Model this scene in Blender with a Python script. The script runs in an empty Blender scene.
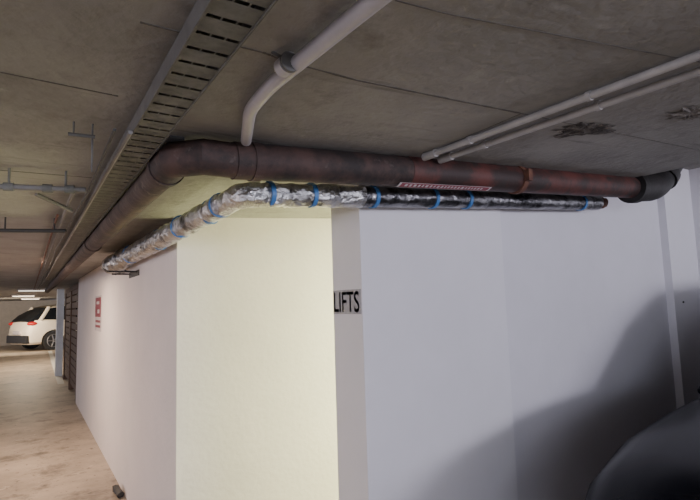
import bpy, bmesh, math, random
from mathutils import Vector, Matrix
random.seed(4)
C = bpy.context.scene.collection
PI = math.pi
E = 1.46; FP = 500.0
# ------------------------------------------------------------ camera
pitch = math.radians(5.9); roll = math.radians(1.75)
def basis(th):
    F = Vector((math.sin(th), math.cos(th), 0)); R = Vector((math.cos(th), -math.sin(th), 0)); Z = Vector((0,0,1))
    f = F*math.cos(pitch)+Z*math.sin(pitch); u0 = -F*math.sin(pitch)+Z*math.cos(pitch)
    return F, R, f, R*math.cos(roll)-u0*math.sin(roll), R*math.sin(roll)+u0*math.cos(roll)
F0,R0,f0,r0,u0 = basis(0)
d = f0 + r0*((27-350)/FP) + u0*((250-311)/FP)
TH = -math.atan2(d.dot(R0), d.dot(F0))
Fh,Rh,cf,cr,cu = basis(TH)
cam = bpy.data.cameras.new('camera'); co = bpy.data.objects.new('camera', cam); C.objects.link(co)
cam.sensor_width = 36; cam.lens = 36*FP/700; cam.clip_start = .02
M = Matrix((( cr.x,cu.x,-cf.x,0),(cr.y,cu.y,-cf.y,0),(cr.z,cu.z,-cf.z,E),(0,0,0,1)))
co.matrix_world = M
bpy.context.scene.camera = co
EYE = Vector((0,0,E))
def at(px, py, ax, val):
    d = cf + cr*((px-350)/FP) + cu*((250-py)/FP)
    i = 'xyz'.index(ax)
    return EYE + d*((val-EYE[i])/d[i])
def cz(x):
    return E+.49 + (.06*(x-.6) if x > .6 else 0)
def atc(px, py, dz=0):
    z = E+.5
    for _ in range(12):
        p = at(px, py, 'z', z-dz); z = cz(p.x)
    return at(px, py, 'z', z-dz)
# ------------------------------------------------------------ materials
def mat(name, col, rough=.6, metal=0, var=.12, scale=6, bump=.0, bscale=60, col2=None, blotches=None, emit=0, ramp=(.35,.65), bdist=.01, spec=.5):
    m = bpy.data.materials.new(name); m.use_nodes = True
    nt = m.node_tree; N = nt.nodes; L = nt.links
    b = N['Principled BSDF']
    b.inputs['Roughness'].default_value = rough; b.inputs['Metallic'].default_value = metal
    b.inputs['Specular IOR Level'].default_value = spec
    g = N.new('ShaderNodeNewGeometry')
    n = N.new('ShaderNodeTexNoise'); n.inputs['Scale'].default_value = scale; n.inputs['Detail'].default_value = 8; n.inputs['Roughness'].default_value=.65
    L.new(g.outputs['Position'], n.inputs['Vector'])
    r = N.new('ShaderNodeValToRGB')
    c2 = col2 or tuple(c*(1-var) for c in col)
    r.color_ramp.elements[0].position = ramp[0]; r.color_ramp.elements[1].position = ramp[1]
    r.color_ramp.elements[0].color = (*c2,1); r.color_ramp.elements[1].color = (*col,1)
    L.new(n.outputs['Fac'], r.inputs['Fac'])
    out = r.outputs['Color']
    for st in (blotches or []):
        n2 = N.new('ShaderNodeTexNoise'); n2.inputs['Scale'].default_value = st[1]; n2.inputs['Detail'].default_value = 10; n2.inputs['Roughness'].default_value=.7
        mp = N.new('ShaderNodeMapping'); mp.inputs['Scale'].default_value = st[4] if len(st)>4 else (1,1,1)
        L.new(g.outputs['Position'], mp.inputs['Vector']); L.new(mp.outputs['Vector'], n2.inputs['Vector'])
        r2 = N.new('ShaderNodeValToRGB'); r2.color_ramp.elements[0].position = st[2]; r2.color_ramp.elements[1].position = st[3]
        r2.color_ramp.elements[0].color=(0,0,0,1); r2.color_ramp.elements[1].color=(1,1,1,1)
        L.new(n2.outputs['Fac'], r2.inputs['Fac'])
        mx = N.new('ShaderNodeMix'); mx.data_type = 'RGBA'
        L.new(r2.outputs['Color'], mx.inputs[0]); L.new(out, mx.inputs[6]); mx.inputs[7].default_value = (*st[0],1)
        out = mx.outputs[2]
    L.new(out, b.inputs['Base Color'])
    if emit:
        b.inputs['Emission Color'].default_value = (*col,1); b.inputs['Emission Strength'].default_value = emit
    if bump:
        n3 = N.new('ShaderNodeTexNoise'); n3.inputs['Scale'].default_value = bscale; n3.inputs['Detail'].default_value = 6
        L.new(g.outputs['Position'], n3.inputs['Vector'])
        bp = N.new('ShaderNodeBump'); bp.inputs['Strength'].default_value = bump; bp.inputs['Distance'].default_value = bdist
        L.new(n3.outputs['Fac'], bp.inputs['Height']); L.new(bp.outputs['Normal'], b.inputs['Normal'])
    return m
M_ceil = mat('concrete_soffit', (.345,.334,.312), .9, 0, col2=(.250,.241,.223), scale=2.4, bump=.45, bscale=35, blotches=[((.15,.142,.13),4,.55,.76),((.42,.41,.385),7,.60,.78),((.11,.103,.095),18,.66,.76),((.155,.148,.137),5,.58,.72,(.25,3,1))])
M_floor = mat('concrete_floor', (.52,.435,.345), .5, 0, col2=(.32,.265,.21), scale=1.6, bump=.3, bscale=50, blotches=[((.17,.14,.11),2.5,.52,.65),((.63,.55,.45),6,.60,.72),((.14,.115,.095),14,.59,.66)])
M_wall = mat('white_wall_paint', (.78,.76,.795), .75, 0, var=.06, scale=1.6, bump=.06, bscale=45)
M_wall_r = mat('white_wall_paint_darker', (.73,.71,.755), .75, 0, var=.07, scale=1.6, bump=.06, bscale=45)  # wall paint in a darker copy, so the recessed part stands out
M_wall_c = mat('white_wall_paint_smooth', (.81,.75,.73), .8, 0, var=.07, scale=2, bump=.28, bscale=34)
M_brown = mat('dusty_brown_steel', (.092,.064,.054), .78, 0, col2=(.028,.020,.018), scale=7, bump=.25, bscale=50, blotches=[((.17,.135,.118),13,.58,.74)])
M_mid = mat('red_brown_steel', (.074,.040,.033), .7, 0, col2=(.022,.016,.015), scale=7, bump=.2, bscale=50, ramp=(.42,.60), blotches=[((.13,.10,.088),13,.59,.72)])
M_maroon = mat('maroon_painted_steel', (.120,.037,.030), .58, 0, col2=(.036,.020,.018), scale=6, bump=.15, bscale=50, ramp=(.42,.60), blotches=[((.030,.023,.021),9,.52,.64)])
M_nearblack = mat('near_black_steel', (.022,.018,.018), .6, 0, col2=(.010,.009,.009), scale=9, bump=.2, bscale=40)  # near-black steel of the end elbow and its couplings
M_foil = mat('crinkled_foil', (.80,.80,.80), .32, 1, col2=(.45,.45,.45), scale=14, bump=1.0, bscale=22, bdist=.03, blotches=[((.14,.14,.145),9,.51,.62)])  # light and dark reflections of the crinkles are painted into the colour
M_foil_shaded = mat('shaded_foil', (.40,.395,.415), .32, 1, col2=(.16,.16,.17), scale=12, bump=.8, bscale=18, bdist=.02, blotches=[((.05,.05,.055),7,.50,.60),((.75,.75,.77),13,.63,.70)])  # darker foil copy for the right run; shade and glints painted in
M_blue = mat('blue_tape', (.06,.20,.48), .45)
M_galv = mat('galvanised_steel', (.185,.185,.168), .8, 0, col2=(.105,.105,.096), scale=18)
M_galvl = mat('dark_galvanised', (.13,.127,.12), .65, .0, var=.35, scale=14)
M_pvc = mat('grey_white_pvc', (.50,.47,.49), .45, 0, var=.16, scale=8)
M_cond = mat('pale_conduit', (.46,.44,.43), .45, 0, var=.25, scale=9)
M_dull = mat('dull_conduit', (.20,.19,.18), .55, 0, var=.3, scale=12)
M_black = mat('black_rubber', (.035,.035,.035), .6)
M_dark = mat('dark_joint', (.115,.106,.097), .9)
M_chip = mat('chipped_concrete', (.20,.175,.15), .95, 0, col2=(.045,.038,.034), scale=34, bump=1, bscale=60, ramp=(.45,.62))
M_chip2 = mat('rough_concrete', (.24,.22,.20), .95, 0, col2=(.10,.09,.08), scale=34, bump=1, bscale=60, ramp=(.40,.58))
M_rust = mat('rusty_iron', (.19,.08,.045), .8, 0, col2=(.09,.04,.03), scale=30)
M_red = mat('sign_red', (.26,.05,.07), .6, var=.3, scale=30)
M_white = mat('sign_white', (.58,.53,.54), .6)
M_grey = mat('sign_grey', (.32,.31,.325), .7, col2=(.44,.43,.445), scale=22)
M_ink = mat('sign_ink', (.12,.12,.125), .7, col2=(.20,.195,.20), scale=60)
M_slat = mat('brown_timber', (.17,.105,.075), .7, 0, col2=(.09,.055,.04), scale=12)
M_post = mat('pale_blue_paint', (.82,.86,.90), .6)
M_navy = mat('dark_car_paint', (.007,.008,.012), .22, 0, var=.1, spec=.14)
M_wcar = mat('cream_car_paint', (.92,.83,.68), .3, 0, var=.03)
M_glass = mat('dark_glass', (.010,.012,.016), .10, 0, var=.1, spec=.3)
M_alloy = mat('alloy_rim', (.35,.35,.37), .35, .8)
M_trim = mat('car_black_trim', (.02,.02,.022), .5)
M_lens = mat('head_lamp_lens', (.6,.62,.66), .1, .2)
M_tail = mat('tail_lamp_red', (.5,.02,.02), .2)
M_line = mat('painted_line', (.75,.74,.68), .6, 0, var=.2, scale=20)
M_tube = mat('lit_tube', (1,.93,.78), .5, emit=1.2)
M_far = mat('far_wall_paint', (.60,.54,.46), .8)
# ------------------------------------------------------------ object helpers
W = {}
def thing(name, label, cat, loc=(0,0,0), group=None):
    o = bpy.data.objects.new(name, None); C.objects.link(o); o.location = loc; o.empty_display_size=.1
    o['label'] = label; o['category'] = cat
    if group: o['group'] = group
    W[o] = Vector(loc); return o
def obj(name, bm, m, parent=None, smooth=False, bev=0):
    bmesh.ops.recalc_face_normals(bm, faces=bm.faces)
    vs = [v.co for v in bm.verts]
    lo = Vector([min(v[i] for v in vs) for i in range(3)]); hi = Vector([max(v[i] for v in vs) for i in range(3)])
    c = Vector(((lo.x+hi.x)/2,(lo.y+hi.y)/2,lo.z))
    for v in bm.verts: v.co -= c
    me = bpy.data.meshes.new(name); bm.to_mesh(me); bm.free(); me.materials.append(m)
    if smooth:
        for p in me.polygons: p.use_smooth = True
        try: me.set_sharp_from_angle(angle=math.radians(40))
        except Exception: pass
    o = bpy.data.objects.new(name, me); C.objects.link(o)
    W[o] = c; o.location = c
    if parent: o.parent = parent; o.location = c - W[parent]
    if bev:
        b = o.modifiers.new('bevel','BEVEL'); b.width = bev; b.segments = 2; b.limit_method='ANGLE'
    return o
def tag(o, label, cat, group=None):
    o['label']=label; o['category']=cat
    if group: o['group']=group
    return o
def struct(o): o['kind']='structure'; return o
def box(bm, x0,x1,y0,y1,z0,z1):
    v=[bm.verts.new(p) for p in ((x0,y0,z0),(x1,y0,z0),(x1,y1,z0),(x0,y1,z0),(x0,y0,z1),(x1,y0,z1),(x1,y1,z1),(x0,y1,z1))]
    for f in ((0,3,2,1),(4,5,6,7),(0,1,5,4),(1,2,6,5),(2,3,7,6),(3,0,4,7)): bm.faces.new([v[i] for i in f])
    return v
def B(*a):
    bm=bmesh.new(); box(bm,*a); return bm
def prism(pts, z0, ztop):
    bm=bmesh.new(); n=len(pts)
    lo=[bm.verts.new((x,y,z0)) for x,y in pts]; hi=[bm.verts.new((x,y,ztop(x))) for x,y in pts]
    for i in range(n): bm.faces.new((lo[i],lo[(i+1)%n],hi[(i+1)%n],hi[i]))
    bm.faces.new(lo[::-1]); bm.faces.new(hi)
    bmesh.ops.triangulate(bm, faces=[f for f in bm.faces if len(f.verts)>4])
    return bm
def fillet(pts, rad, n=7):
    pts=[Vector(p) for p in pts]; out=[pts[0]]
    for i in range(1,len(pts)-1):
        a,b,c=pts[i-1],pts[i],pts[i+1]
        d1=(a-b); d2=(c-b); r=min(rad,d1.length*.49,d2.length*.49)
        p=b+d1.normalized()*r; q=b+d2.normalized()*r
        for k in range(n+1):
            t=k/n; out.append(p*(1-t)**2+b*2*t*(1-t)+q*t*t)
    out.append(pts[-1]); return out
def tube(bm, pts, r, seg=20, wob=0):
    pts=[Vector(p) for p in pts]; rings=[]; up=None
    for i,p in enumerate(pts):
        d1=(pts[min(i+1,len(pts)-1)]-p); d2=(p-pts[max(i-1,0)])
        if d1.length<1e-9: d1=d2
        if d2.length<1e-9: d2=d1
        t=(d1.normalized()+d2.normalized()).normalized()
        if up is None:
            up=t.cross(Vector((0,0,1)));
            if up.length<.01: up=t.cross(Vector((1,0,0)))
            up.normalize()
        up=(up-t*up.dot(t)).normalized(); s=t.cross(up)
        R=r(p) if callable(r) else r
        rr=R*(1+random.uniform(-wob,wob)*.5)
        rings.append([bm.verts.new(p+(up*math.cos(2*PI*k/seg)+s*math.sin(2*PI*k/seg))*rr*(1+random.uniform(-wob,wob))) for k in range(seg)])
    for a,b in zip(rings,rings[1:]):
        for k in range(seg): bm.faces.new((a[k],a[(k+1)%seg],b[(k+1)%seg],b[k]))
    bm.faces.new(rings[0][::-1]); bm.faces.new(rings[-1])
    return bm
def T(pts,r,seg=20,wob=0): return tube(bmesh.new(),pts,r,seg,wob)
def dens(pts, step):
    out=[Vector(pts[0])]
    for a,b in zip(pts,pts[1:]):
        a=Vector(a);b=Vector(b);n=max(1,int((b-a).length/step))
        for k in range(1,n+1): out.append(a.lerp(b,k/n))
    return out
# ------------------------------------------------------------ setting
XC=.69; YL=2.83; XN=1.15; YR=1.70; YN=1.93
struct(obj('floor', B(-7,9,-8,30,-.2,0), M_floor))
XE=2.75
def ceil_bm():
    bm=bmesh.new(); prof=[(-7,cz(-7)),(.6,cz(.6)),(XE,cz(XE)),(XE,E+1.0),(-7,E+1.0)]
    a=[bm.verts.new((x,-8,z)) for x,z in prof]; b=[bm.verts.new((x,30,z)) for x,z in prof]
    n=len(prof)
    for i in range(n): bm.faces.new((a[i],a[(i+1)%n],b[(i+1)%n],b[i]))
    bm.faces.new(a); bm.faces.new(b[::-1]); return bm
struct(obj('ceiling', ceil_bm(), M_ceil))
struct(obj('ceiling', B(XE,9,-8,30,E+.9,E+1.0), M_ceil))
top=lambda x: cz(x) if x<XE+.001 else E+.9
wl = prism([(XC,YL),(XE,YL),(XE,YL+.17),(XC+.17,YL+.17),(XC+.17,9.2),(XC,9.2)],0,top)
struct(obj('wall_left', wl, M_wall_c))
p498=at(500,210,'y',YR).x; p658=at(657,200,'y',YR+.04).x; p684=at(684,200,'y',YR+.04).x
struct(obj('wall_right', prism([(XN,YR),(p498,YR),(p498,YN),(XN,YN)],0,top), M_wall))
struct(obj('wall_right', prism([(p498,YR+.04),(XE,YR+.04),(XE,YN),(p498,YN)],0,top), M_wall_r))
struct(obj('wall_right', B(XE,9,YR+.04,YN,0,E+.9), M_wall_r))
struct(obj('wall_right', B(p658,p684,YR-.01,YR+.04,0,E+.9), M_wall))
struct(obj('wall_side', B(p684,p684+.3,1.46,YR+.04,0,E+.9), M_wall))
struct(obj('wall_lobby', B(XE,XE+.1,YN,YL+.17,0,E+.9), M_wall_c))
struct(obj('wall_back', B(-7,9,27,27.2,0,E+.49), M_far))
# formwork joints in the soffit, following its fold
def joint(a,b,w=.005):
    p=atc(*a); q=atc(*b); dirn=(q-p); dirn.z=0; dirn.normalize(); s=Vector((-dirn.y,dirn.x,0))*w/2
    bm=bmesh.new(); rows=[]; n=40
    for j in range(n+1):
        P=p.lerp(q,j/n); wv=s*random.uniform(.4,1.2)
        row=[]
        for k,dz in ((-1,.004),(-1,-.0012),(1,-.0012),(1,.004)):
            X=P+wv*k; row.append(bm.verts.new((X.x,X.y,cz(X.x)+dz)))
        rows.append(row)
    for a_,b_ in zip(rows,rows[1:]):
        for k in range(4): bm.faces.new((a_[k],a_[(k+1)%4],b_[(k+1)%4],b_[k]))
    return bm
ji=0
for a,b,w in (((290,62),(520,113),.006),((522,113),(436,150),.003),((140,22),(262,52),.004),((0,72),(118,96),.004),((262,52),(290,62),.006),((0,170),(96,178),.004),((520,113),(700,150),.003),((395,0),(700,62),.002)):
    ji+=1; struct(obj('trim_%d'%ji, joint(a,b,w), M_dark))
# ragged spalled patches
def spall(cx,cy,rx,ry):
    bm=bmesh.new(); n=30; rings=[]
    for j,sc in enumerate((1,.75,.45)):
        rr=[]
        for k in range(n):
            a=2*PI*k/n; r=sc*(random.uniform(.55,1.2) if j==0 else random.uniform(.85,1.05))
            p=atc(cx+rx*r*math.cos(a), cy+ry*r*math.sin(a)-.12*rx*r*math.cos(a))
            rr.append(bm.verts.new((p.x,p.y,cz(p.x)-.0006-(.001 if j==0 else random.random()*.006))))
        rings.append(rr)
    c=atc(cx,cy); m=bm.verts.new((c.x,c.y,cz(c.x)-.002))
    for a,b in zip(rings,rings[1:]):
        for k in range(n): bm.faces.new((a[k],a[(k+1)%n],b[(k+1)%n],b[k]))
    for k in range(n): bm.faces.new((rings[-1][k],rings[-1][(k+1)%n],m))
    return bm
ji+=1; struct(obj('trim_%d'%ji, spall(585,129,33,7), M_chip))
ji+=1; struct(obj('trim_%d'%ji, spall(690,113,24,7), M_chip2))
# ------------------------------------------------------------ brown pipe
RB=.056
pe=at(205,157,'y',1.40); pend=at(636,188,'y',1.41)
XA=pe.x-.068
t=thing('drain_pipe','thick dark brown and maroon pipe bending round the wall corner under the ceiling','pipe',(pe.x,1.4,pe.z))
zA=pe.z
obj('pipe_run', T(dens([(XA,12.5,zA),(XA,1.50,zA)],.3),RB*.86), M_brown, t, True)
obj('elbow', T([(XA,1.56,zA),(XA,1.465,zA),(XA+.065,1.40,zA),(XA+.17,1.40,pe.z)],RB*.93,24), M_mid, t, True)
pm=at(405,172,'y',1.405)
obj('pipe_run', T([(XA+.15,1.40,pe.z),(pm.x,1.405,pe.z+(pend.z-pe.z)*(pm.x-pe.x)/(pend.x-pe.x))],RB), M_mid, t, True)
mid=Vector((pm.x,1.405,pe.z+(pend.z-pe.z)*(pm.x-pe.x)/(pend.x-pe.x)))
o=obj('pipe_run', T([mid,(pend.x,1.41,pend.z)],RB*1.02), M_maroon, t, True); o['label']='maroon painted length of the pipe'
ec=at(655,187,'y',1.40); eu=at(666,153,'y',1.38); up=ec+(eu-ec)*2.2
up.z=min(up.z,E+.895)
obj('elbow', T(fillet([(pend.x-.03,1.41,pend.z),ec,up],.08),RB*1.42,24), M_nearblack, t, True)['label']='near-black elbow rising to the ceiling'
dd=(up-ec).normalized(); cc=ec+dd*.07
obj('coupling', T([cc,cc+dd*.05],RB*1.62,24), M_nearblack, t, True)
def bandon(a,b,tt,w,r):
    p=a.lerp(b,tt); dd=(b-a).normalized()*w/2; return T([p-dd,p+dd],r,24)
a0=Vector((XA+.15,1.40,pe.z)); b0=Vector((pend.x,1.41,pend.z))
obj('coupling', bandon(a0,b0,.03,.03,RB*1.06), M_mid, t, True)
obj('coupling', bandon(a0,b0,.985,.05,RB*1.5), M_nearblack, t, True)
obj('coupling', T([(XA,1.56,zA),(XA,1.59,zA)],RB*1.0,24), M_mid, t, True)
obj('coupling', T([(XA,3.6,zA),(XA,3.66,zA)],RB*.98,24), M_brown, t, True)
pc=at(515,180,'y',1.408); tc=(pc.x-a0.x)/(b0.x-a0.x)
o=obj('pipe_clamp', bandon(a0,b0,tc,.025,RB*1.12), M_rust, t, True)
P=a0.lerp(b0,tc)
obj('hanger_rod', T([P+Vector((0,0,.05)),(P.x,P.y,cz(P.x))],.005,8), M_rust, t)
obj('clamp_lug', B(P.x-.012,P.x+.012,1.325,1.345,P.z-.02,P.z+.03), M_rust, t)
obj('hanger_rod', T([(XA,1.47,zA+.05),(XA,1.47,cz(XA))],.006,8), M_black, t)
obj('ceiling_plate', B(XA-.02,XA+.02,1.44,1.50,cz(XA)-.018,cz(XA)), M_black, t)
def strip(x0,x1,a_0,a_1,rr,nseg=8):
    bm=bmesh.new(); rows=[]
    for x in (x0,x1):
        c=a0.lerp(b0,(x-a0.x)/(b0.x-a0.x)); rows.append([bm.verts.new(c+Vector((0,-math.cos(math.radians(a_0+(a_1-a_0)*k/nseg)),-math.sin(math.radians(a_0+(a_1-a_0)*k/nseg))))*rr) for k in range(nseg+1)])
    for k in range(nseg): bm.faces.new((rows[0][k],rows[0][k+1],rows[1][k+1],rows[1][k]))
    return bm
def addbm(bm,s):
    me=bpy.data.meshes.new('tmp'); s.to_mesh(me); s.free(); bm.from_mesh(me); bpy.data.meshes.remove(me)
xl=at(402,187,'y',1.36).x; xr=at(494,190,'y',1.36).x
RL=RB*1.03
o=obj('marker_label', strip(xl,xr,54,84,RL*1.012), M_red, t); o['label']='faded red marker label with pale lettering'; lab=o
bm=bmesh.new(); x=xl+.03
while x<xr-.04:
    w=random.uniform(.006,.013)
    addbm(bm,strip(x,x+w,61,74,RL*1.02,4)); x+=w+.010
obj('lettering', bm, M_white, lab)
bm=strip(xl,xr,54,56,RL*1.018,2); addbm(bm,strip(xl,xr,82,84,RL*1.018,2)); addbm(bm,strip(xl,xl+.010,54,84,RL*1.018,6)); addbm(bm,strip(xr-.010,xr,54,84,RL*1.018,6))
obj('label_border', bm, M_white, lab)
# ------------------------------------------------------------ silver pipe
RS=.042
s0=at(262,194,'y',1.59); s1=at(597,203,'y',1.625)
XS=.60; zS=s0.z-.008
t=thing('insulated_pipe','foil wrapped silver pipe with blue tape bands below the brown pipe','pipe',(s0.x,1.59,s0.z))
sm=s0.lerp(s1,.20)
rad=lambda p: RS+ (0 if p.y<1.7 else min(.016,(p.y-1.7)*.010)) + (.004+.016*random.random() if p.y>4.0 else 0)
obj('foil_wrap', T(dens(fillet([(XS,4.8,zS),(XS,1.59,zS),(s0.x+.05,1.59,s0.z),sm],.12),.04),rad,18,.085), M_foil, t, True)
obj('foil_wrap', T(dens([sm,s1],.04),RS*.985,20,.03), M_foil_shaded, t, True)['label']='foil length with shade put into its colour'
dS=(Vector(s1)-Vector(s0)).normalized()
obj('pipe_end', T(dens([s1,s1+dS*.06],.015),RS*.85,16,.12), M_rust, t, True)
for px in (268,310,372,432,466,583):
    q=at(px,197,'y',1.6); tt=(q.x-s0.x)/(s1.x-s0.x); c=s0.lerp(s1,tt)
    obj('tape_band', T([c-dS*.008,c+dS*.008],RS*1.09,20), M_blue, t, True)
for y,tl in ((1.80,.006),(1.95,-.01),(2.36,.012),(2.85,-.012),(3.7,.01)):
    P=Vector((XS,y,zS)); obj('tape_band', T([(XS-tl,y-.009,zS),(XS+tl*.3,y+.009,zS)],rad(P)*1.09,20), M_blue, t, True)
zb_=zS-.100
bm=T([(XC+.004,4.0,zb_),(XS-.12,4.0,zb_)],.007,8); tube(bm,[(XC+.004,4.3,zb_),(XC-.14,4.3,zb_)],.006,8); box(bm,XC-.006,XC+.004,3.94,4.36,zb_-.03,zb_+.012)
tube(bm,[(XC-.1,3.9,zb_+.003),(XC-.1,4.4,zb_+.003)],.006,8)
tag(obj('pipe_bracket', bm, M_black),'small black bracket on the corridor wall under the foil pipe','bracket')
# ------------------------------------------------------------ white pipe
q=[at(246,141,'y',1.34),atc(250,110,.03),atc(270,86,.03),atc(375,0,.03),atc(470,-75,.03)]
t=thing('waste_pipe','slim pale grey plastic pipe bending across the ceiling to the brown pipe','pipe',q[2])
obj('pipe_run', T(fillet(q,.04),.0155,16), M_pvc, t, True)
c1=atc(285,66,.03); dd=(q[3]-q[2]).normalized()
obj('coupling', T([c1-dd*.012,c1+dd*.012],.0185,18), M_pvc, t, True)
bm=T([c1+dd*.02-dd*.003,c1+dd*.02+dd*.003],.020,18); tube(bm,[c1+dd*.02,(c1.x+dd.x*.02-.02,c1.y+.015,cz(c1.x))],.0035,8)
obj('pipe_clip', bm, M_galvl, t, True)
# ------------------------------------------------------------ ceiling conduits
for k,(a,b,lb) in enumerate((((430,155),(700,55),'upper of two pale conduits crossing the ceiling to the right'),((446,158),(700,71),'lower of two pale conduits crossing the ceiling, nearer the broken patch'))):
    A=atc(*a,.016); Bq=atc(*b,.016)
    A=Vector((A.x,A.y,cz(A.x)-.016)); Bq=Vector((Bq.x,Bq.y,cz(Bq.x)-.016)); ext=Bq+(Bq-A)*.6
    ext.z=cz(ext.x)-.016
    t=thing('conduit',lb,'conduit',A)
    obj('tube_run', T([A+Vector((-.0,.02,0)),Bq,ext],.0105,12), M_cond, t, True)
    for s_ in (.22,.7):
        c=A.lerp(Bq,s_); dd=(Bq-A).normalized(); obj('saddle_clip', T([c-dd*.006,c+dd*.006],.0135,12), M_cond, t, True)
    obj('end_fitting', T([A-(Bq-A).normalized()*.03,A+(Bq-A).normalized()*.03],.0145,12), M_cond, t, True)
# ------------------------------------------------------------ perforated cable tray
zt=E+.44
ya=-.5; yb=8.5
def tray(x0,x1,zt,ya,yb,pitch=.055):
    bm=bmesh.new()
    w=(x1-x0)
    fr=[0,.05,.33,.37,.65,.69,.97,1.0]; xs=[x0+w*f for f in fr]
    hole={1,3,5}
    y=ya; ys=[ya]; flag=[]
    while y<yb:
        ys+= [y+pitch*.17, y+pitch]; flag+=['h','s']; y+=pitch
    g=[[bm.verts.new((x,yy,zt)) for x in xs] for yy in ys]
    for j in range(len(ys)-1):
        for i in range(len(xs)-1):
            if flag[j]=='h' and i in hole: continue
            bm.faces.new((g[j][i],g[j][i+1],g[j+1][i+1],g[j+1][i]))
    return bm
xa=at(212,0,'z',zt).x
xb=XA-RB*1.0-.004
t=thing('cable_tray','long perforated steel cable tray running under the ceiling beside the brown pipe','cable tray',((xa+xb)/2,2,zt))
obj('tray_base', tray(xa,xb,zt,ya,yb), M_galv, t)
obj('cable_bundle', B(xa+.012,xb-.012,ya,yb,zt+.010,zt+.022), M_black, t)
obj('side_rail', B(xa-.003,xa,ya,yb,zt-.003,zt+.035), M_galvl, t)
obj('side_rail', B(xb,xb+.003,ya,yb,zt-.003,zt+.035), M_galvl, t)
for y in (2.2,5.2,8): obj('hanger_rod', T([((xa+xb)/2,y,zt),((xa+xb)/2,y,cz(0)+.003)],.004,8), M_galv, t)
for dx,r,m_,lb,nm,n0,hz in ((-.009,.006,M_dull,'thin galvanised conduit following the left edge of the cable tray','conduit',1.3,0),(-.045,.004,M_black,'thin black cable slung left of the cable tray','cable',1.3,0),(-.072,.008,M_dull,'dull grey conduit, second left of the cable tray','conduit',2.2,.03),(-.10,.006,M_rust,'brownish thin conduit farthest left of the cable tray','conduit',2.8,.03)):
    pts=[(xa+dx+ (.006*math.sin(k*1.3) if nm=='cable' else 0),n0+k*.7,zt+hz-.005-(.012*(k%2) if nm=='cable' else 0)) for k in range(17)]
    tag(obj(nm, T(pts,r,8), m_, None, True), lb, nm)
# hangers left
def ends(px0,px1,py0,py1,z): return at(px0,py0,'z',z), at(px1,py1,'z',z)
a,b=ends(68,95,134,137,E+.455)
t=thing('rod_hanger','short steel strut on a thin rod hung from the ceiling left of the tray','hanger',a)
obj('strut',T([a,b],.005,6),M_galvl,t)
c=b.lerp(a,.1); obj('rod', T([(c.x,c.y,cz(0)+.003),(c.x,c.y,E+.36)],.0022,8),M_galvl,t,True)
c=b.lerp(a,.8); obj('rod', T([(c.x,c.y,cz(0)+.003),(c.x,c.y,E+.45)],.0022,8),M_galvl,t,True)
a,b=ends(-60,86,184,190,E+.425)
t=thing('cross_pipe','round grey steel pipe crossing the ceiling on the left, nearer one','pipe',a)
obj('pipe_run',T([a,b],.010,12),M_dull,t,True)
for f in (.45,.72,.88):
    c=a.lerp(b,f); dd=(b-a).normalized(); obj('coupling', T([c-dd*.015,c+dd*.015],.015,12), M_galv,t,True)
for f in (.45,.85):
    c=a.lerp(b,f); obj('rod', T([(c.x,c.y,E+.425),(c.x,c.y,cz(0)+.004)],.004,8),M_galv,t,True)
a,b=ends(-60,66,230,231,E+.42)
t=thing('cross_pipe','thin dark pipe crossing the ceiling on the left, farther one','pipe',a)
obj('pipe_run',T([a,b],.010,12),M_black,t,True)
for f in (.5,.9):
    c=a.lerp(b,f); obj('rod', T([(c.x,c.y,E+.42),(c.x,c.y,cz(0)+.004)],.004,8),M_black,t,True)
a=at(36,194,'z',cz(0)-.004); b=at(72,211,'z',E+.44)
tag(obj('diagonal_brace',T([a,b],.009,6),M_dull),'short grey diagonal brace between the ceiling and the tray','brace')
# ------------------------------------------------------------ signs
def text_mesh(s, size, ext=.0008):
    cu_=bpy.data.curves.new('t','FONT'); cu_.body=s; cu_.size=size; cu_.extrude=ext; cu_.align_x='CENTER'; cu_.align_y='CENTER'; cu_.offset=.010
    o=bpy.data.objects.new('t',cu_); C.objects.link(o); bpy.context.view_layer.update()
    dg=bpy.context.evaluated_depsgraph_get(); me=bpy.data.meshes.new_from_object(o.evaluated_get(dg)); bpy.data.objects.remove(o)
    bm=bmesh.new(); bm.from_mesh(me); return bm
zt1=at(345,290,'x',XN).z; zt2=at(345,314,'x',XN).z; zc_=(zt1+zt2)/2; hh=(zt1-zt2)
ys0=YR+.008; ys1=YN-.004
t=thing('lifts_sign','weathered grey sign reading LIFTS on the narrow wall end','sign',(XN-.002,(ys0+ys1)/2,zt2))
obj('panel', B(XN-.003,XN,ys0,ys1,zt2,zt1), M_grey, t)
bm=text_mesh('LIFTS', 1)
xs=[v.co.x for v in bm.verts]; yy=[v.co.y for v in bm.verts]; w=max(xs)-min(xs); h=max(yy)-min(yy); cx_=(max(xs)+min(xs))/2; cy_=(max(yy)+min(yy))/2
for v in bm.verts:
    a=(v.co.x-cx_)/w*(ys1-ys0)*.92; b=(v.co.y-cy_)/h*hh*.86; e=v.co.z
    v.co=Vector((XN-.0035-abs(e)*.5, (ys0+ys1)/2-a+.001, zc_+b))
obj('lettering', bm, M_ink, t)
y0=at(101.5,312,'x',XC).y; y1=at(95.5,312,'x',XC).y
z1=at(98,296,'x',XC).z; z0=at(98,331,'x',XC).z; H=z1-z0
t=thing('notice_sign','small red and white notice on the corridor wall','sign',(XC,(y0+y1)/2,z0))
obj('panel', B(XC-.004,XC,y0,y1,z0,z1), M_white, t)
bm=B(XC-.006,XC-.004,y0+.03,y1-.03,z0+H*.40,z1-.02); o=obj('red_field', bm, M_red, t)
bm=bmesh.new(); yc=(y0+y1)/2
box(bm,XC-.008,XC-.006,yc-.12,yc+.12,z0+H*.76,z0+H*.84); box(bm,XC-.008,XC-.006,yc-.15,yc+.02,z0+H*.50,z0+H*.61)
obj('white_marks', bm, M_white, t)
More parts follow.
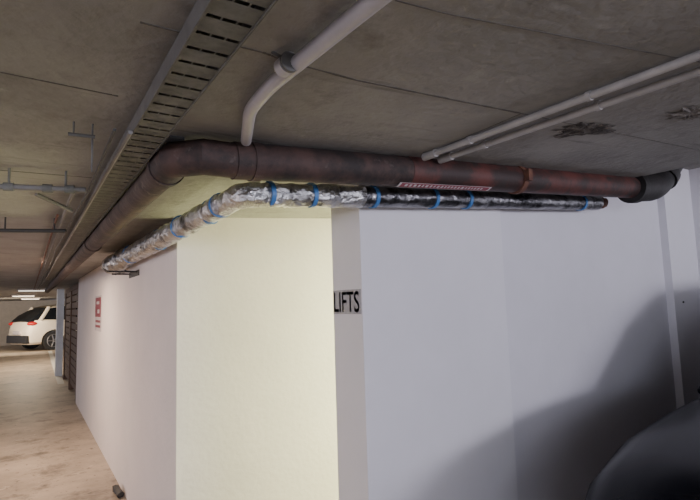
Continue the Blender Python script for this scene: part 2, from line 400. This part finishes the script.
bm=bmesh.new()
for k in range(2):
    for j in range(5):
        yy0=y0+.05+j*(y1-y0-.1)/5; box(bm,XC-.006,XC-.004,yy0,yy0+(y1-y0-.1)/5*.7,z0+H*(.10+.14*k),z0+H*(.17+.14*k))
obj('red_text_lines', bm, M_red, t)
c=at(684,302,'y',YR-.012)
tag(obj('wall_plug', T([(c.x-.01,YR-.016,c.z),(c.x-.01,YR-.009,c.z)],.007,12), M_black),'tiny round black fitting on the right hand wall','fitting')
f_=at(127,491,'z',.02); yf=f_.y
tag(obj('floor_scrap', T([(XC-.035,yf-.08,.026),(XC-.045,yf,.032),(XC-.05,yf+.10,.028)],.028,8,.25), M_black),'small dark scrap lying at the foot of the corridor wall','scrap')
# ------------------------------------------------------------ far corridor
t=thing('slatted_gate','dark brown slatted gate past the end of the corridor wall','gate',(XC+.05,10.8,0))
bm=bmesh.new(); z=.12
while z<E+.40:
    box(bm,XC+.02,XC+.05,9.26,12.5,z,z+.10); z+=.125
obj('slats', bm, M_slat, t)
for y in (9.2,10.8,12.44): obj('frame_post', B(XC,XC+.09,y,y+.09,0,E+.44), M_slat, t)
obj('frame_rail', B(XC,XC+.09,9.29,12.44,E+.36,E+.44), M_slat, t)
tag(obj('corner_post', B(XC-.12,XC+.02,13.2,13.42,0,E+.49), M_post, bev=.01),'slim pale blue painted post beyond the slatted gate','post')
p=at(50,351,'z',0); q_=at(61,384,'z',0)
bm=bmesh.new(); vs=[bm.verts.new((P.x+k*.06,P.y,z)) for P in (p,q_) for k in (-1,1) for z in (0,.002)]
bmesh.ops.convex_hull(bm,input=vs)
tag(obj('bay_line', bm, M_line), 'pale painted bay line on the floor by the post', 'painted line')
def lightfix(x,y,label):
    t=thing('ceiling_light',label,'ceiling light',(x,y,E+.40),'strip lights down the corridor')
    obj('housing', B(x-.3,x+.3,y-.05,y+.05,E+.46,E+.49), M_white, t)
    obj('tube', T([(x-.27,y,E+.447),(x+.27,y,E+.447)],.013,10), M_tube, t, True)
lightfix(.1,13.0,'nearest lit strip light at the far end of the corridor')
lightfix(-.1,17.5,'middle lit strip light at the far end of the corridor')
lightfix(.1,22.0,'farthest lit strip light, above the cream car')
# ------------------------------------------------------------ cars
def interp(tab,x):
    for (a,va),(b,vb) in zip(tab,tab[1:]):
        if x<=b:
            f=(x-a)/(b-a); f=max(0,min(1,f)); return va+(vb-va)*f
    return tab[-1][1]
def loft(rings):
    bm=bmesh.new(); R=[[bm.verts.new(p) for p in r] for r in rings]; n=len(R[0])
    for a,b in zip(R,R[1:]):
        for k in range(n): bm.faces.new((a[k],a[(k+1)%n],b[(k+1)%n],b[k]))
    bm.faces.new(R[0][::-1]); bm.faces.new(R[-1]); return bm
def car(name,label,paint,zs,suv=False):
    t=thing(name,label,'car')
    topz=[(0,.60),(.06,.70),(.15,.78),(.3,.85),(.6,.91),(1.0,.96),(1.25,.98),(2,.99),(3.6,1.03),(4.05,1.02),(4.22,.92),(4.3,.70)]
    hw=[(0,.60),(.06,.70),(.25,.80),(.6,.87),(1.2,.90),(3.4,.90),(4.0,.85),(4.22,.78),(4.3,.70)]
    xs=[0,.03,.06,.1,.15,.22,.3,.45,.6,.8,1.0,1.25,1.6,2,2.5,3,3.4,3.7,4.05,4.15,4.22,4.3]
    rings=[]
    for x in xs:
        zt_=interp(topz,x)*zs; w=interp(hw,x); zb=.22*zs+(.12 if x<.05 or x>4.25 else 0)
        hp=[(0,zb),(w*.88,zb),(w*.97,zb+.08),(w,(zb+zt_)*.5),(w*.985,zt_-.15),(w*.955,zt_-.08),(w*.90,zt_-.03),(w*.82,zt_+.0),(w*.70,zt_+.016),(w*.4,zt_+.032),(0,zt_+.038)]
        rings.append([(x,y,z) for y,z in hp]+[(x,-y,z) for y,z in hp[-2:0:-1]])
    o=obj('body', loft(rings), paint, t, True)
    wx=(.85,3.45); rw=.33*zs**.5
    bm=bmesh.new()
    for x in wx:
        for s in (-1,1): tube(bm,[(x,s*.62,rw),(x,s*1.1,rw)],rw+.06,28)
    cut=obj('cut',bm,paint); md=o.modifiers.new('b','BOOLEAN'); md.object=cut; md.operation='DIFFERENCE'
    bpy.context.view_layer.update(); dg=bpy.context.evaluated_depsgraph_get()
    me=bpy.data.meshes.new_from_object(o.evaluated_get(dg)); o.modifiers.clear(); o.data=me; bpy.data.objects.remove(cut)
    try: me.set_sharp_from_angle(angle=math.radians(35))
    except Exception: pass
    x0=1.3; x1=2.05
    rt=[(1.3,.98),(1.5,1.16),(1.75,1.36),(1.95,1.46),(2.1,1.50),(2.6,1.53),(3.3,1.49),(3.75,1.42),(3.95,1.2),(4.1,1.03)]
    re_=3.75
    if suv: x0=1.0; x1=1.8; re_=3.55; rt=[(1.0,.98),(1.4,1.24),(1.8,1.44),(2.0,1.49),(2.5,1.52),(3.1,1.49),(3.55,1.42),(4.0,1.18),(4.2,1.0)]
    tw=[(1.0,.74),(1.8,.60),(2.6,.62),(3.3,.60),(3.75,.58),(4.2,.62)]
    bw=[(1.0,.76),(1.4,.82),(2,.84),(3.3,.83),(4.2,.72)]
    xs=[x0,x0+.1,x0+.2,x0+.35,x0+.5,x0+.65,x1,x1+.15,2.6,3.0,3.3,re_,re_+.1,rt[-2][0],rt[-1][0]]
    xs=sorted(set(xs))
    rings=[];roof=[]
    for x in xs:
        zt_=interp(rt,x)*zs; a=interp(tw,x); b=interp(bw,x); zb=.93*zs; fr=(zt_-zb)/(.58*zs); a=b+(a-b)*min(1,max(0,fr))
        hp=[(0,zb),(b,zb),(a,zt_-.035*fr),(a*.9,zt_-.008),(a*.5,zt_+.008),(0,zt_+.012)]
        rings.append([(x,y,z) for y,z in hp]+[(x,-y,z) for y,z in hp[-2:0:-1]])
        if x1<=x<=re_+.05:
            up=[(a+.006,zt_-.05),(a+.004,zt_-.02),(a*.9,zt_+.006),(a*.5,zt_+.022),(0,zt_+.026)]
            roof.append([(x,y,z) for y,z in up]+[(x,-y,z) for y,z in up[-2::-1]])
    obj('windows', loft(rings), M_glass, t, True)
    bm=bmesh.new(); R=[[bm.verts.new(p) for p in r] for r in roof]
    for p,q in zip(R,R[1:]):
        for k in range(len(p)-1): bm.faces.new((p[k],p[k+1],q[k+1],q[k]))
    bmesh.ops.solidify(bm,geom=bm.faces[:],thickness=.012)
    obj('roof', bm, paint, t, True)
    for s in (-1,1):
        ps=[]
        for x in (x0+.02,(x0+x1)/2,x1):
            zt_=interp(rt,x)*zs; a=interp(tw,x); b=interp(bw,x); fr=(zt_-.93*zs)/(.58*zs); a=b+(a-b)*min(1,max(0,fr)); ps.append((x,s*a,zt_-.02))
        obj('pillar', T(ps,.028,8), paint, t, True)
        b=interp(bw,2.7)
        obj('pillar', T([(2.75,s*b,.95*zs),(2.7,s*.635,1.47*zs)],.03,8), M_trim, t, True)
        obj('pillar', T([(re_+.35,s*.76,.98*zs),(re_-.03,s*.59,1.42*zs)],.065,8), paint, t, True)
        bm=bmesh.new(); bmesh.ops.create_icosphere(bm,subdivisions=3,radius=1)
        for v in bm.verts: v.co=Vector((2.20+v.co.x*.10,s*(.93+v.co.y*.05),1.0*zs+v.co.z*.06))
        tube(bm,[(2.06,s*.84,.96*zs),(2.14,s*.91,.99*zs)],.02,8)
        obj('side_mirror', bm, paint, t, True)
        bm=bmesh.new()
        bmesh.ops.create_icosphere(bm,subdivisions=3,radius=1)
        for v in bm.verts: v.co=Vector((.17+v.co.x*.14,s*(.66+v.co.y*.12),.66*zs+v.co.z*.055))
        obj('head_lamp', bm, M_lens, t, True)
        bm=bmesh.new(); bmesh.ops.create_icosphere(bm,subdivisions=3,radius=1)
        for v in bm.verts: v.co=Vector((4.13+v.co.x*.18,s*(.70+v.co.y*.16),.90*zs+v.co.z*.08))
        obj('tail_lamp', bm, M_tail, t, True)
        obj('door_handle', T([(2.4,s*.905,.90*zs),(2.56,s*.905,.90*zs)],.012,8), paint, t, True)
        obj('sill', B(1.3,3.0,s*.875-.04,s*.875+.04,.17*zs,(.38 if suv else .27)*zs), M_trim, t, bev=.01)
        for x in wx:
            w=obj('wheel', T([(x,s*.68,rw),(x,s*.70,rw),(x,s*.87,rw),(x,s*.885,rw)],rw,32), M_black, t, True)
            bm=bmesh.new(); tube(bm,[(x,s*.88,rw),(x,s*.892,rw)],rw*.16,16)
            for k in range(5):
                a=2*PI*k/5; tube(bm,[(x,s*.889,rw),(x+math.cos(a)*rw*.66,s*.889,rw+math.sin(a)*rw*.66)],.024,6)
            tube(bm,[(x+math.cos(2*PI*k/24)*rw*.67,s*.889,rw+math.sin(2*PI*k/24)*rw*.67) for k in range(25)],.018,6)
            obj('rim', bm, M_alloy, w, True)
    obj('bumper', B(4.20,4.36,-.74,.74,.26*zs,.52*zs), M_trim, t, bev=.03)
    obj('number_plate', B(4.3,4.365,-.24,.24,.56*zs,.67*zs), M_white, t)
    obj('grille', B(-.02,.05,-.42,.42,.34*zs,.56*zs), M_trim, t, bev=.01)
    return t
dc=car('car','dark navy car parked close to the white wall at the right',M_navy,.98)
dc.location=(1.50,.40,0)
wc=car('car','cream white car parked at the far end of the corridor',M_wcar,1.12,True)
ang=math.radians(25); dirv=Vector((-math.cos(ang),-math.sin(ang),0))
rp=at(17,351.5,'z',0)
wc.rotation_euler=(0,0,PI+ang); wc.location=rp-dirv*4.3; wc.location.z=0
# ------------------------------------------------------------ lights
def area(name,loc,target,sx,sy,power,col):
    l=bpy.data.lights.new(name,'AREA'); l.shape='RECTANGLE'; l.size=sx; l.size_y=sy; l.energy=power; l.color=col
    o=bpy.data.objects.new(name,l); C.objects.link(o); o.location=loc
    o.rotation_euler=(Vector(target)-Vector(loc)).to_track_quat('-Z','Y').to_euler(); return o
area('lobby_lamp',(2.3,2.38,E+.50),(1.8,2.6,0),.7,.3,14,(1,1,.56))
area('lobby_fill_low',(2.7,2.2,.80),(.7,2.8,.7),.5,1.4,58,(.95,1,.50))  # added upright fill, evens the lobby wall's brightness down to the floor
area('garage_lamp',(3.4,-6,1.58),(2.4,1.7,1.2),1.9,.6,220,(.86,.85,1))
area('shadow_fill_side',(-2.2,-3.5,1.50),(3,1.7,1.1),3.0,.8,80,(.76,.82,1))  # added fill from the left, lightens the car's shadow on the wall
area('corridor_lamp',(-.5,5.6,E+.46),(-.4,5.6,0),.3,1.6,72,(1,.74,.55))
area('corridor_lamp_near',(-1.6,2.5,E+.46),(-.2,2.9,.5),.3,1.4,32,(1,.78,.75))
area('far_lamp',(0,16,E+.46),(0,16,0),.8,3,105,(1,.80,.58))
area('far_lamp_end',(-.6,21,E+.40),(-.2,24,.5),2,2,150,(1,.82,.60))
w=bpy.data.worlds.new('world'); bpy.context.scene.world=w; w.use_nodes=True
w.node_tree.nodes['Background'].inputs[0].default_value=(.74,.73,.84,1); w.node_tree.nodes['Background'].inputs[1].default_value=1.75
